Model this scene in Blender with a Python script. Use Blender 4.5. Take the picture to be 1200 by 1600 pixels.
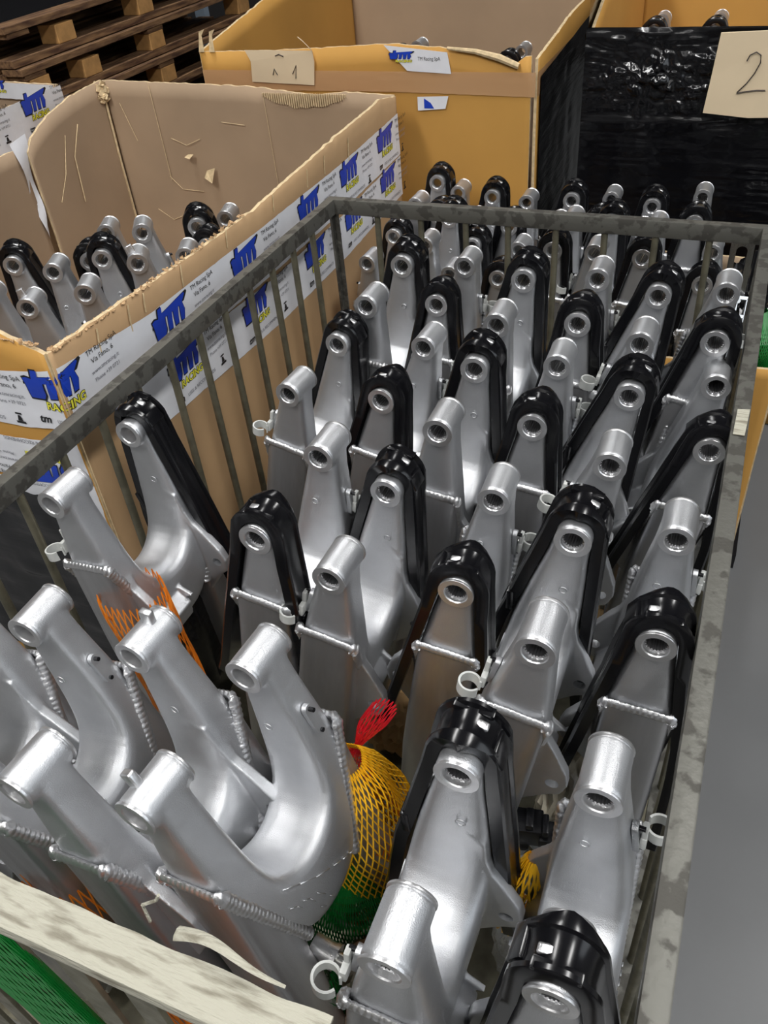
import bpy, bmesh, math, random
from mathutils import Vector, Matrix, noise
random.seed(7)
for o in list(bpy.data.objects): bpy.data.objects.remove(o, do_unlink=True)
C = bpy.context.scene.collection
S = 0.7            # metres per design unit
CAMZ = 2.37        # camera height in design units
def P(x, y, dz): return Vector((x*S, y*S, (dz+CAMZ)*S))   # design coordinates (heights are counted down from eye level)

# ---------------------------------------------------------------- camera
cam_data = bpy.data.cameras.new('camera'); cam = bpy.data.objects.new('camera', cam_data); C.objects.link(cam)
cam_data.sensor_fit = 'HORIZONTAL'; cam_data.sensor_width = 36; cam_data.lens = 36*1290/1200
cam_data.clip_start = 0.02
R = [[0.92284941, 0.18776891, -0.33629126], [0.37678715, -0.62118868, 0.68713613], [-0.07987752, -0.7608334, -0.64401252]]
m = Matrix.Identity(4)
for i in range(3):
    m[i][0] = R[i][0]; m[i][1] = -R[i][1]; m[i][2] = -R[i][2]
m.translation = Vector((0, 0, CAMZ*S)); cam.matrix_world = m
bpy.context.scene.camera = cam
# ---------------------------------------------------------------- world, lamps, exposure
W = bpy.data.worlds.new('world'); bpy.context.scene.world = W; W.use_nodes = True
W.node_tree.nodes['Background'].inputs[0].default_value = (0.75, 0.85, 1.0, 1)
W.node_tree.nodes['Background'].inputs[1].default_value = 0.15
vs = bpy.context.scene.view_settings
vs.view_transform = 'Standard'; vs.look = 'None'; vs.gamma = 1; vs.use_curve_mapping = False; vs.exposure = 0.14
def area_lamp(name, loc, size, power, col=(1, .98, .95), target=None):
    d = bpy.data.lights.new(name, 'AREA'); d.shape = 'RECTANGLE'; d.size = size[0]; d.size_y = size[1]; d.energy = power; d.color = col
    o = bpy.data.objects.new(name, d); C.objects.link(o); o.location = loc
    if target is not None: o.rotation_euler = (Vector(target)-Vector(loc)).to_track_quat('-Z', 'Y').to_euler()
    return o
LAMPS = [(-1.9, -1.3), (-1.9, 1.9), (1.6, -1.3), (1.6, 1.9), (-1.9, 5.0)]
LAMP_POWER = [95, 46, 88, 50, 12]
for (x, y), pw in zip(LAMPS, LAMP_POWER):
    area_lamp('ceiling_lamp_light', (x, y, 4.28), (0.5, 1.9), pw, (1.0, .99, .97))
# cool key light added on the right-hand side, no door stands there
area_lamp('right_key_light', (4.3, 0.2, 2.3), (3.6, 3.2), 55, (.86, .93, 1.0), target=(-.9, 1.2, .8))
area_lamp('rear_hall_lamp_light', (-0.3, -3.6, 4.2), (2.6, .5), 38, (1, .98, .95))

# ---------------------------------------------------------------- materials
def nodes(mt): return mt.node_tree.nodes, mt.node_tree.links
def mat(name, col, rough=.5, metal=0, bump=0, bscale=40, var=0, vscale=8, col2=None, aniso=0, coat=0, alpha=1, trans=0, stretch=None, rvar=0, detail=4, contrast=None, sss=0, emit=0):
    mt = bpy.data.materials.new(name); mt.use_nodes = True
    N, L = nodes(mt); b = N['Principled BSDF']
    b.inputs['Base Color'].default_value = (*col, 1); b.inputs['Roughness'].default_value = rough; b.inputs['Metallic'].default_value = metal
    b.inputs['Coat Weight'].default_value = coat; b.inputs['Alpha'].default_value = alpha; b.inputs['Transmission Weight'].default_value = trans
    if sss: b.inputs['Subsurface Weight'].default_value = sss; b.inputs['Subsurface Radius'].default_value = (.01, .01, .01)
    if emit:
        b.inputs['Emission Color'].default_value = (*col, 1); b.inputs['Emission Strength'].default_value = emit
    tc = N.new('ShaderNodeTexCoord'); mp = N.new('ShaderNodeMapping'); L.new(tc.outputs['Object'], mp.inputs[0])
    if stretch: mp.inputs['Scale'].default_value = stretch
    if var or col2:
        n = N.new('ShaderNodeTexNoise'); n.inputs['Scale'].default_value = vscale; n.inputs['Detail'].default_value = detail; L.new(mp.outputs[0], n.inputs[0])
        r = N.new('ShaderNodeValToRGB'); L.new(n.outputs['Fac'], r.inputs[0])
        lo, hi = contrast or (.35, .65)
        r.color_ramp.elements[0].position = lo; r.color_ramp.elements[1].position = hi
        c2 = col2 or tuple(c*(1-var) for c in col)
        r.color_ramp.elements[0].color = (*c2, 1); r.color_ramp.elements[1].color = (*col, 1)
        L.new(r.outputs[0], b.inputs['Base Color'])
        if rvar:
            mr = N.new('ShaderNodeMapRange'); L.new(n.outputs['Fac'], mr.inputs[0]); mr.inputs[1].default_value = lo; mr.inputs[2].default_value = hi
            mr.inputs[3].default_value = rough+rvar; mr.inputs[4].default_value = rough; L.new(mr.outputs[0], b.inputs['Roughness'])
    if bump:
        n2 = N.new('ShaderNodeTexNoise'); n2.inputs['Scale'].default_value = bscale; n2.inputs['Detail'].default_value = 3; L.new(mp.outputs[0], n2.inputs[0])
        bp = N.new('ShaderNodeBump'); bp.inputs['Strength'].default_value = bump; bp.inputs['Distance'].default_value = .002
        L.new(n2.outputs['Fac'], bp.inputs['Height']); L.new(bp.outputs[0], b.inputs['Normal'])
    return mt
def srgb(r, g, b):
    f = lambda c: (c/255/12.92) if c/255 <= .04045 else ((c/255+.055)/1.055)**2.4
    return (f(r), f(g), f(b))
M = {}
M['cast'] = mat('cast_aluminium', (.66, .67, .69), .36, .9, .25, 900, .12, 14, rvar=.1)
M['tube'] = mat('brushed_aluminium_tube', (.56, .56, .57), .33, .92, .12, 300, .12, 10, stretch=(6, 6, 1), rvar=.1)
M['weld'] = mat('weld_bead_aluminium', (.72, .72, .73), .32, .9, .2, 500)
M['machined'] = mat('machined_aluminium', (.74, .74, .75), .33, .9, .15, 500, .08, 60)
M['needle'] = mat('needle_bearing_steel', (.5, .5, .51), .3, .95)
M['slider'] = mat('black_chain_slider_plastic', (.004, .004, .005), .2, 0, .03, 30)
M['white_plastic'] = mat('milky_plastic', (.50, .51, .49), .35, 0, sss=.3)
M['bolt'] = mat('zinc_bolt', (.6, .6, .58), .3, 1)
M['rail'] = mat('worn_galvanised_steel', srgb(104, 103, 97), .48, .5, .4, 90, .0, 34, col2=srgb(78, 76, 71), contrast=(.44, .5), rvar=.12, detail=8)
M['bar'] = mat('dull_steel_bar', srgb(122, 118, 100), .45, .55, .35, 80, .35, 30, rvar=.1)
M['cardboard'] = mat('cardboard', srgb(186, 152, 112), .8, 0, .15, 60, .14, 5)
M['cardboard_in'] = mat('cardboard_inside', srgb(166, 142, 116), .85, 0, .12, 40, .12, 4)
M['cardboard_or'] = mat('orange_brown_cardboard', srgb(196, 146, 70), .8, 0, .12, 40, .14, 3)
M['cardboard_edge'] = mat('torn_cardboard_edge', srgb(214, 190, 150), .9, 0, .6, 120, .25, 80)
M['tape_brown'] = mat('brown_packing_tape', srgb(196, 154, 112), .25, 0, .4, 25, alpha=.8)
M['tape_white'] = mat('white_printed_tape', srgb(226, 227, 232), .38, 0, .5, 22, .06, 20)
M['blue'] = mat('blue_print', srgb(24, 62, 178), .35)
M['yellow'] = mat('yellow_print', srgb(232, 226, 70), .4)
M['black_print'] = mat('black_print', (.012, .012, .014), .5)
M['grey_print'] = mat('grey_print', srgb(120, 120, 128), .5)
M['film'] = mat('black_stretch_film', (.003, .003, .004), .2, 0, 1.0, 14, stretch=(.6, .6, 3.5), coat=.3)
M['paper'] = mat('paper_sheet', srgb(216, 196, 164), .85, 0, .1, 60, .06, 6)
M['ink'] = mat('marker_ink', srgb(60, 50, 45), .6)
M['floor'] = mat('grey_concrete', srgb(116, 117, 118), .42, 0, .12, 60, .16, 2.2, detail=8, contrast=(.3, .7))
M['wood'] = mat('pallet_wood', srgb(132, 100, 68), .75, 0, .5, 60, 0, 9, col2=srgb(70, 44, 28), stretch=(8, 1, 8))
M['wood_block'] = mat('pallet_block_wood', srgb(186, 140, 84), .8, 0, .4, 80, .25, 30)
M['net_yellow'] = mat('yellow_plastic_net', srgb(240, 184, 30), .4)
M['net_orange'] = mat('orange_plastic_net', srgb(226, 128, 30), .4)
M['net_red'] = mat('red_plastic_net', srgb(214, 28, 44), .4)
M['net_green'] = mat('green_plastic_net', srgb(14, 112, 42), .4)
M['wrap'] = mat('weathered_cardboard_wrap', srgb(168, 165, 150), .65, 0, .9, 60, 0, 18, col2=srgb(126, 121, 106), contrast=(.35, .5), stretch=(1, 6, 6))
M['kraft'] = mat('crumpled_kraft_paper', srgb(186, 150, 100), .7, 0, .8, 30, .3, 20)
M['stained'] = mat('stained_paper', srgb(206, 194, 178), .6, 0, .8, 40, 0, 22, col2=srgb(130, 92, 60), contrast=(.4, .55))
M['bubble'] = mat('bubble_film', (.85, .87, .88), .08, 0, .9, 90, trans=.75)
M['bag'] = mat('clear_plastic_bag', (.85, .78, .62), .15, 0, 1.0, 30, trans=.15, var=.5, vscale=14)
M['bracket'] = mat('silver_steel_bracket', (.7, .71, .72), .22, 1, .1, 200)
M['black_part'] = mat('black_anodised_metal', (.012, .012, .014), .25, .3)
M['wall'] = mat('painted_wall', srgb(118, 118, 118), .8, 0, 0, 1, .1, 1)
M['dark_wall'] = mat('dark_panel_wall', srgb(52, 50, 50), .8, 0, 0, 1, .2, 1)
M['ceiling'] = mat('ceiling_paint', srgb(120, 122, 125), .8, 0, 0, 1, .1, 1)
M['lamp_glass'] = mat('lamp_diffuser', (1, 1, 1), .5, 0, emit=6)
M['lamp_case'] = mat('lamp_housing', (.6, .6, .6), .4)
M['rack'] = mat('galvanised_rack', srgb(150, 165, 180), .5, .3)

# ---------------------------------------------------------------- helpers
def link(name, me, material, parent=None, smooth=True):
    o = bpy.data.objects.new(name, me); C.objects.link(o)
    if material is not None and len(me.materials) == 0: me.materials.append(material)
    if parent is not None: o.parent = parent
    if smooth:
        for p in me.polygons: p.use_smooth = True
    return o
def from_bm(name, bm, material, parent=None, smooth=True, angle=None):
    bmesh.ops.recalc_face_normals(bm, faces=bm.faces)
    me = bpy.data.meshes.new(name); bm.to_mesh(me); bm.free()
    o = link(name, me, material, parent, smooth)
    if smooth and angle is not None: me.set_sharp_from_angle(angle=math.radians(angle))
    return o
def mesh_obj(name, vs_, fs, material, parent=None, smooth=False, angle=None):
    me = bpy.data.meshes.new(name); me.from_pydata([tuple(v) for v in vs_], [], fs); me.validate(); me.update()
    o = link(name, me, material, parent, smooth)
    if smooth and angle is not None: me.set_sharp_from_angle(angle=math.radians(angle))
    return o
def empty(name, loc=(0, 0, 0), rot=None):
    o = bpy.data.objects.new(name, None); C.objects.link(o); o.location = loc; o.empty_display_size = .05
    if rot: o.rotation_euler = rot
    return o
def tag(o, label=None, cat=None, group=None, kind=None):
    if label: o['label'] = label
    if cat: o['category'] = cat
    if group: o['group'] = group
    if kind: o['kind'] = kind
    return o
def box_bm(bm, c, s, rot=None, bevel=0):
    r = bmesh.ops.create_cube(bm, size=1)['verts']
    M4 = Matrix.Translation(c) @ (rot.to_4x4() if rot is not None else Matrix.Identity(4)) @ Matrix.Diagonal((*s, 1))
    bmesh.ops.transform(bm, matrix=M4, verts=r)
    if bevel:
        es = list({e for v in r for e in v.link_edges})
        bmesh.ops.bevel(bm, geom=es, offset=bevel, segments=2, affect='EDGES', profile=.6)
    return r
def box(name, c, s, material, parent=None, bevel=0, rot=None, smooth=False):
    bm = bmesh.new(); box_bm(bm, Vector(c), s, rot, bevel); return from_bm(name, bm, material, parent, smooth)
def loft(rings, closed=False, caps=True):
    n = len(rings[0]); V = [v for r in rings for v in r]; F = []
    k = len(rings)
    for i in range(k if closed else k-1):
        a = i*n; b = ((i+1) % k)*n
        for j in range(n): F.append((a+j, a+(j+1) % n, b+(j+1) % n, b+j))
    if caps and not closed:
        F.append(tuple(reversed(range(n)))); F.append(tuple(range((k-1)*n, k*n)))
    return V, F
def bm_from(V, F):
    bm = bmesh.new(); vv = [bm.verts.new(v) for v in V]
    for f in F:
        try: bm.faces.new([vv[i] for i in f])
        except ValueError: pass
    return bm
def tube_rings(pts, rad, n=8, up=Vector((0, 0, 1)), flat=1.0):
    pts = [Vector(p) for p in pts]; rings = []
    for i, p in enumerate(pts):
        t = (pts[min(i+1, len(pts)-1)]-pts[max(i-1, 0)]).normalized()
        a = t.cross(up)
        if a.length < 1e-3: a = t.cross(Vector((1, 0, 0)))
        a.normalize(); b = a.cross(t).normalized()
        r = rad[i] if isinstance(rad, (list, tuple)) else rad
        rings.append([p+a*math.cos(2*math.pi*j/n)*r+b*math.sin(2*math.pi*j/n)*r*flat for j in range(n)])
    return rings
def tube(name, pts, rad, material, parent=None, n=8, closed=False, up=Vector((0, 0, 1)), flat=1.0):
    V, F = loft(tube_rings(pts, rad, n, up, flat), closed); return mesh_obj(name, V, F, material, parent, True, 50)
def lathe_y(prof, n=40, closed=True):
    """profile of (radius, y) revolved about the Y axis"""
    rings = [[Vector((r*math.cos(2*math.pi*j/n), y, r*math.sin(2*math.pi*j/n))) for j in range(n)] for r, y in prof]
    return loft(rings, closed=closed, caps=False)
def apply_mods(o):
    dg = bpy.context.evaluated_depsgraph_get(); me = bpy.data.meshes.new_from_object(o.evaluated_get(dg)); o.modifiers.clear(); old = o.data; o.data = me
    bpy.data.meshes.remove(old); return o
def lerp(a, b, t): return a+(b-a)*t
def interp(tab, x):
    if x <= tab[0][0]: return tab[0][1]
    for (a, u), (b, v) in zip(tab, tab[1:]):
        if x <= b: return lerp(u, v, (x-a)/(b-a))
    return tab[-1][1]

# ---------------------------------------------------------------- room
room = []
def struct(name, c, s, material): o = box(name, c, s, material); o['kind'] = 'structure'; return o
struct('floor', (-1.5, 2.2, -.05), (13, 15, .1), M['floor'])
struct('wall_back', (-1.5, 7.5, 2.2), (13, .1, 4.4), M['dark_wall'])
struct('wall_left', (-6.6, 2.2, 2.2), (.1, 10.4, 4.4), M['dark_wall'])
struct('wall_right', (4.6, 2.2, 2.2), (.1, 10.4, 4.4), M['wall'])
struct('wall_front', (-1.5, -5.0, 2.2), (11.4, .1, 4.4), M['wall'])
struct('ceiling', (-1.5, 2.2, 4.55), (13, 15, .1), M['ceiling'])
for i, (x, y) in enumerate(LAMPS):
    e = tag(empty('ceiling_lamp', (x, y, 4.5)), 'long ceiling lamp '+['behind the photographer on the left', 'over the taped cardboard box', 'behind the photographer on the right', 'right of the steel crate', 'over the far boxes'][i], 'lamp', 'ceiling lamps of the hall')
    box('lamp_housing', (0, 0, -.06), (.56, 1.96, .12), M['lamp_case'], e)
    box('diffuser', (0, 0, -.13), (.5, 1.9, .02), M['lamp_glass'], e)

# ---------------------------------------------------------------- swingarm prototype meshes (pivot axis along +Y, outer front face at y=0)
WID = .345; BL = .090; YC = WID/2
def HW(z):  # half width of the casting at depth z (design units)
    return interp([(-.46, .070), (-.33, .067), (-.24, .062), (-.17, .0545), (-.10, .044), (-.05, .036), (0, .0315)], z)
def rrect(O, I, hw, n=24, p=5.0):
    mid = (O+I)/2; d = (I-O)/2; pts = []
    for j in range(n):
        a = 2*math.pi*(j+.5)/n; c, s = math.cos(a), math.sin(a)
        x = math.copysign(abs(c)**(2/p), c); y = math.copysign(abs(s)**(2/p), s)
        pts.append((mid+d*y+Vector((hw*x, 0, 0)))*S)
    return pts
def build_casting():
    half = [((.014, .004), (.076, .004)), ((.013, -.05), (.077, -.05)), ((.011, -.10), (.079, -.10)), ((.008, -.165), (.082, -.16)),
            ((.010, -.235), (.0875, -.215))]
    for th, oo in ((208, (.035, -.33)), (232, (.075, -.40)), (252, (.12, -.44))):
        t = math.radians(th); half.append((oo, (YC+.085*math.cos(t), -.215+.085*math.sin(t))))
    mid = [((YC, -.452), (YC, -.300))]
    st = half+mid+[((WID-a[0], a[1]), (WID-b[0], b[1])) for a, b in reversed(half)]
    # smooth densify
    def V3(p): return Vector((0, p[0], p[1]))
    rings = []
    for k in range(len(st)-1):
        for t in (0, .5):
            O = [V3(st[max(k-1, 0)][0]), V3(st[k][0]), V3(st[k+1][0]), V3(st[min(k+2, len(st)-1)][0])]
            I = [V3(st[max(k-1, 0)][1]), V3(st[k][1]), V3(st[k+1][1]), V3(st[min(k+2, len(st)-1)][1])]
            cr = lambda q: .5*((2*q[1])+(q[2]-q[0])*t+(2*q[0]-5*q[1]+4*q[2]-q[3])*t*t+(3*q[1]-q[0]-3*q[2]+q[3])*t**3)
            o_, i_ = cr(O), cr(I); rings.append(rrect(o_, i_, HW((o_.z+i_.z)/2)))
    rings.append(rrect(V3(st[-1][0]), V3(st[-1][1]), .0315))
    V, F = loft(rings); bm = bm_from(V, F)
    def add(V, F):
        vv = [bm.verts.new(v) for v in V]
        for f in F: bm.faces.new([vv[i] for i in f])
    # barrels
    for y0 in (0.003, WID-BL+.003):
        ringsb = [[Vector((r*math.cos(2*math.pi*j/32), y, r*math.sin(2*math.pi*j/32)))*S for j in range(32)] for r, y in ((.0290, y0), (.0318, y0+.002), (.0318, y0+BL-.008), (.0290, y0+BL-.006))]
        add(*loft(ringsb))
    # linkage ears on +X, shifted off centre so that neighbours interleave
    def plate(poly, y0, y1):
        n = len(poly); V = [Vector((x, y0, z))*S for x, z in poly]+[Vector((x, y1, z))*S for x, z in poly]
        F = [tuple(range(n)), tuple(reversed(range(n, 2*n)))]+[(j, j+n, (j+1) % n+n, (j+1) % n) for j in range(n)]
        add(V, F)
    ear = [(.02, -.15), (.052, -.17), (.058, -.215), (.070, -.250), (.088, -.275), (.122, -.330), (.130, -.360), (.124, -.392), (.102, -.408), (.05, -.47), (.02, -.45)]
    plate(ear, .030, .052); plate(ear, .262, .284)
    web = [(.02, -.34), (.058, -.345), (.095, -.39), (.085, -.43), (.02, -.44)]
    plate(web, .045, .15)
    rib = [(.02, -.335), (.058, -.34), (.105, -.37), (.10, -.37), (.05, -.40), (.02, -.40)]
    plate(rib, .146, .158); 
    bm.normal_update(); bmesh.ops.recalc_face_normals(bm, faces=bm.faces)
    me = bpy.data.meshes.new('casting'); bm.to_mesh(me); bm.free()
    o = bpy.data.objects.new('casting', me); C.objects.link(o)
    r = o.modifiers.new('r', 'REMESH'); r.mode = 'VOXEL'; r.voxel_size = .0021; r.adaptivity = 0
    s = o.modifiers.new('s', 'SMOOTH'); s.factor = .5; s.iterations = 5
    apply_mods(o)
    # holes: bores and the two ear holes
    bm = bmesh.new()
    def cyl(c, r, y0, y1, n=32):
        rg = [[Vector((c[0]+r*math.cos(2*math.pi*j/n), y, c[1]+r*math.sin(2*math.pi*j/n)))*S for j in range(n)] for y in (y0, y1)]
        V, F = loft(rg); vv = [bm.verts.new(v) for v in V]
        for f in F: bm.faces.new([vv[i] for i in f])
    cyl((0, 0), .0245, -.02, .11); cyl((0, 0), .0245, .24, .37)
    cyl((.103, -.366), .0125, .02, .12, 20); cyl((.103, -.366), .0125, .24, .30, 20)
    bmesh.ops.recalc_face_normals(bm, faces=bm.faces)
    cm = bpy.data.meshes.new('cut'); bm.to_mesh(cm); bm.free(); co = bpy.data.objects.new('cut', cm); C.objects.link(co)
    b = o.modifiers.new('b', 'BOOLEAN'); b.object = co; b.operation = 'DIFFERENCE'; b.solver = 'EXACT'
    apply_mods(o)
    bpy.data.objects.remove(co, do_unlink=True)
    for p in o.data.polygons: p.use_smooth = True
    o.data.materials.clear(); o.data.materials.append(M['cast'])
    o.data.set_sharp_from_angle(angle=math.radians(50))
    return o
def build_tube(front):
    rings = []
    prof = [(0, 1.0, 0, 0), (-.30, 1.06, .0, .004), (-.50, 1.08, .0, .004), (-.68, .95, .0, .008), (-.80, .72, 0, .014), (-.86, .62, 0, .016)]
    for k, (z, w, xs, ys) in enumerate(prof):
        y0, y1 = .002-ys, .094-ys*2.2
        ring = []
        n = 24
        for j in range(n):
            a = 2*math.pi*(j+.5)/n; c, s_ = math.cos(a), math.sin(a)
            x = math.copysign(abs(c)**(2/6), c)*.060*w; y = (y0+y1)/2+math.copysign(abs(s_)**(2/6), s_)*(y1-y0)/2
            zz = z
            if k == 0: zz = -.172-(y-y0)/(y1-y0)*.245      # slanted weld seam
            elif k == 1: zz = -.40-(y-y0)/(y1-y0)*.06
            elif k == 2: zz = -.52
            yy = y if front else WID-y
            ring.append(Vector((x, yy, zz))*S)
        rings.append(ring)
    V, F = loft(rings); bm = bm_from(V, F)
    return from_bm('arm_tube', bm, M['tube'], None, True, 45)
def build_weld(front):
    # bead across the outer face and down both sides to the inner corner
    pts = []
    def seg(a, b, n): return [a.lerp(b, i/n) for i in range(n)]
    A = Vector((-.0605, .094, -.425)); B = Vector((-.0605, .008, -.176)); B2 = Vector((-.054, .003, -.171)); D2 = Vector((.054, .003, -.171)); D = Vector((.0605, .008, -.176)); E_ = Vector((.0605, .094, -.425))
    # bead of ripples: radius pulses, 4 rings per ripple
    path = seg(A, B, 120)+seg(B, B2, 6)+seg(B2, D2, 56)+seg(D2, D, 6)+seg(D, E_, 120)+[E_]
    rings = []
    for i, p in enumerate(path):
        t = (path[min(i+1, len(path)-1)]-path[max(i-1, 0)]).normalized()
        nrm = Vector((1 if p.x > 0 else -1, 0, 0)) if abs(p.x) > .0602 else Vector((0, -1, 0)) if abs(p.x) < .053 else Vector((math.copysign(.7, p.x), -.7, 0))
        a = nrm; b = t.cross(a).normalized(); a = b.cross(t).normalized()
        big = 1.12 if .054 <= abs(p.x) < .0602 or (abs(p.x) > .0602 and p.y < .012) else 1
        side = 1.0 if abs(p.x) < .054 else 1.25
        r = (.0084+.0013*abs(math.sin(i*math.pi/5)))*big*side
        jt = .0008*noise.noise(p*90)
        q = p+b*jt*2
        rings.append([(q+a*math.cos(2*math.pi*j/8)*r*.62+b*math.sin(2*math.pi*j/8)*r) for j in range(8)])
    rings = [[Vector((v.x, v.y if front else WID-v.y, v.z))*S for v in r] for r in rings]
    V, F = loft(rings); return mesh_obj('weld_bead', V, F, M['weld'], None, True, 60)
def build_sleeve(y0, y1):
    V, F = lathe_y([(.0203*S, (y0+.001)*S), (.0218*S, (y0-.001)*S), (.0318*S, (y0-.001)*S), (.0324*S, (y0)*S), (.0324*S, (y0+.0028)*S), (.0312*S, (y0+.0035)*S), (.024*S, (y0+.011)*S), (.024*S, (y1-.011)*S), (.0312*S, (y1-.0035)*S), (.0324*S, (y1-.0028)*S), (.0324*S, (y1)*S), (.0318*S, (y1+.001)*S), (.0218*S, (y1+.001)*S), (.0203*S, (y1-.001)*S)], 40)
    return mesh_obj('pivot_sleeve', V, F, M['machined'], None, True, 35)
def build_needles(y0, y1):
    n = 66; rings = []
    for y, f in ((y0+.009, 1), (y0+.010, 0), (y1-.010, 0), (y1-.009, 1)):
        ring = []
        for j in range(n):
            a = 2*math.pi*j/n; r = (.0200 if f else (.0162 if j % 3 else .0196))*S
            ring.append(Vector((r*math.cos(a), y*S, r*math.sin(a))))
        rings.append(ring)
    V, F = loft(rings, caps=False); return mesh_obj('needle_bearing', V, F, M['needle'], None, False)
def slider_path():
    """outline round the rear prong in XZ: up the -X side, over the barrel, down the +X side"""
    L = []
    for z in (-.60, -.50, -.42, -.34, -.26, -.18, -.11, -.06): L.append(Vector((-HW(z)-.012-(.004 if z < -.18 else 0)-max(0, -z-.2)*.03, 0, z)))
    T = []
    for a in range(168, 8, -16):
        t = math.radians(a); r = .0415+.007*math.exp(-((a-100)/34)**2)
        T.append(Vector((r*math.cos(t), 0, r*math.sin(t)+.003)))
    Rr = []
    for z in (-.05, -.10, -.17, -.24, -.31, -.37, -.43): Rr.append(Vector((HW(z)+.012+(.004 if z < -.18 else 0)+max(0, -z-.26)*.12, 0, z)))
    Rr.append(Vector((.115, 0, -.465)))
    return L+T+Rr
def build_slider():
    path = slider_path(); n = len(path); rings = []
    # densify
    dp = []
    for i in range(n-1):
        for t in (0, .5): dp.append(path[i].lerp(path[i+1], t))
    dp.append(path[-1])
    prof = [(0.277, -.010), (.277, .010), (.281, .0135), (.287, .0135), (.290, .008), (.300, .006), (.318, .006), (.328, .008), (.331, .0125), (.337, .0125), (.341, .008), (.341, -.010)]
    for i, p in enumerate(dp):
        t = (dp[min(i+1, len(dp)-1)]-dp[max(i-1, 0)]).normalized(); nr = Vector((-t.z, 0, t.x))
        top = p.z > -.03
        ring = []
        for y, h in prof:
            hh = h*(1.0 if not top else .9)
            if top and h > .01 and .30 < y: hh += .003
            yy = y
            if top and y < .28: yy = y-.012*max(0, 1-abs(p.x+.004)/.03)      # nose over the crown
            ring.append((p+nr*hh+Vector((0, yy, 0)))*S)
        rings.append(ring)
    V, F = loft(rings); o = mesh_obj('chain_slider', V, F, M['slider'], None, True, 38)
    # stepped pads moulded on the crown and along the lower run
    bm = bmesh.new(); bm.from_mesh(o.data)
    for c, s, ry in (((-.002, .331, .052), (.058, .016, .010), 0), ((-.076, .300, -.215), (.014, .05, .05), -8), ((.046, .302, .022), (.008, .046, .030), -30)):
        box_bm(bm, Vector(c)*S, [q*S for q in s], Matrix.Rotation(math.radians(ry), 3, 'Y'), .0022)
    bm.to_mesh(o.data); bm.free()
    for p in o.data.polygons: p.use_smooth = True
    o.data.set_sharp_from_angle(angle=math.radians(38))
    return o
def build_tab():
    return box('locating_tab', Vector((.010, .312, .036))*S, (.022*S, .013*S, .034*S), M['machined'], None, .003*S, Matrix.Rotation(math.radians(14), 3, 'Y'), True)
def build_lug():
    bm = bmesh.new()
    n = 20; ring0 = []
    for j in range(n):
        a = 2*math.pi*j/n; cy = .022*math.copysign(1, math.sin(a))
        ring0.append((.010*math.cos(a), cy+.010*math.sin(a)))
    rings = [[Vector((-.052-dx, .05+u, -.155+v))*S for u, v in ring0] for dx in (0, .006)]
    rings = [[Vector((-.049-dx-(-(v))*.12, .045+u, -.13+v))*S for u, v in ring0] for dx in (0, .009)]
    V, F = loft(rings); bm = bm_from(V, F)
    return from_bm('hose_lug', bm, M['cast'], None, True, 40)
def build_lug_bolts(sg):
    bm = bmesh.new()
    if True:
        rg = [[Vector((x, .045+.004*math.cos(2*math.pi*j/12), -.13+sg*.024+.004*math.sin(2*math.pi*j/12)))*S for j in range(12)] for x in (-.055, -.0645)]
        V, F = loft(rg); vv = [bm.verts.new(v) for v in V]
        for f in F: bm.faces.new([vv[i] for i in f])
    return from_bm('lug_screw', bm, M['black_part'], None, True, 40)
def build_clip():
    bm = bmesh.new()
    # open loop of flat band lying level, beside the -X face
    pts = []
    for a in range(-150, 176, 15):
        t = math.radians(a); pts.append(Vector((-.083-.018*math.cos(t), .012+.018*math.sin(t), -.150)))
    rings = []
    for i, p in enumerate(pts):
        t = (pts[min(i+1, len(pts)-1)]-pts[max(i-1, 0)]).normalized(); nr = t.cross(Vector((0, 0, 1)))
        rings.append([(p+nr*u+Vector((0, 0, v)))*S for u, v in ((-.0018, -.011), (.0018, -.011), (.0018, .011), (-.0018, .011))])
    V, F = loft(rings); vv = [bm.verts.new(v) for v in V]
    for f in F: bm.faces.new([vv[i] for i in f])
    box_bm(bm, Vector((-.064, .034, -.142))*S, (.010*S, .03*S, .028*S), None, .003*S)
    box_bm(bm, Vector((-.064, .040, -.118))*S, (.008*S, .014*S, .03*S), None, .002*S)
    return from_bm('hose_clip', bm, M['white_plastic'], None, True, 40)
def build_axle(front):
    bm = bmesh.new(); y = .03 if front else WID-.03
    box_bm(bm, Vector((0, y, -.865))*S, (.075*S, .03*S, .02*S), None, .002)
    return from_bm('axle_plate', bm, M['machined'], None, True, 40)
def build_rings_marks(front):
    """small raised casting mark on the inner face"""
    V, F = lathe_y([(.0055*S, 0), (.0070*S, -.0012*S), (.0085*S, 0), (.0070*S, .0012*S)], 20)
    yy = (WID-BL+.0065) if not front else (BL-.0065)
    V = [v+Vector((.012, yy, -.125))*S for v in V]
    return mesh_obj('casting_mark', V, F, M['cast'], None, True)
def build_logo():
    """raised cast lettering outline on the -X face of the cross member"""
    bm = bmesh.new()
    strokes = [[(.255, -.285), (.225, -.315), (.195, -.343), (.165, -.365)], [(.155, -.372), (.140, -.381)], [(.134, -.386), (.122, -.392)], [(.115, -.396), (.106, -.402)],
               [(.262, -.325), (.250, -.338), (.244, -.352)], [(.236, -.345), (.224, -.358), (.218, -.376)], [(.208, -.368), (.196, -.390)], [(.190, -.405), (.184, -.416)], [(.215, -.398), (.206, -.410)]]
    for st in strokes:
        pts = [Vector((-(HW(z)+.0012), y, z))*S for y, z in st]
        for a, b in zip(pts, pts[1:]):
            rg = tube_rings([a, b], .0011*S, 5, Vector((1, 0, 0))); V, F = loft(rg); vv = [bm.verts.new(v) for v in V]
            for f in F: bm.faces.new([vv[i] for i in f])
    return from_bm('raised_lettering', bm, M['cast'], None, True)

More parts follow.
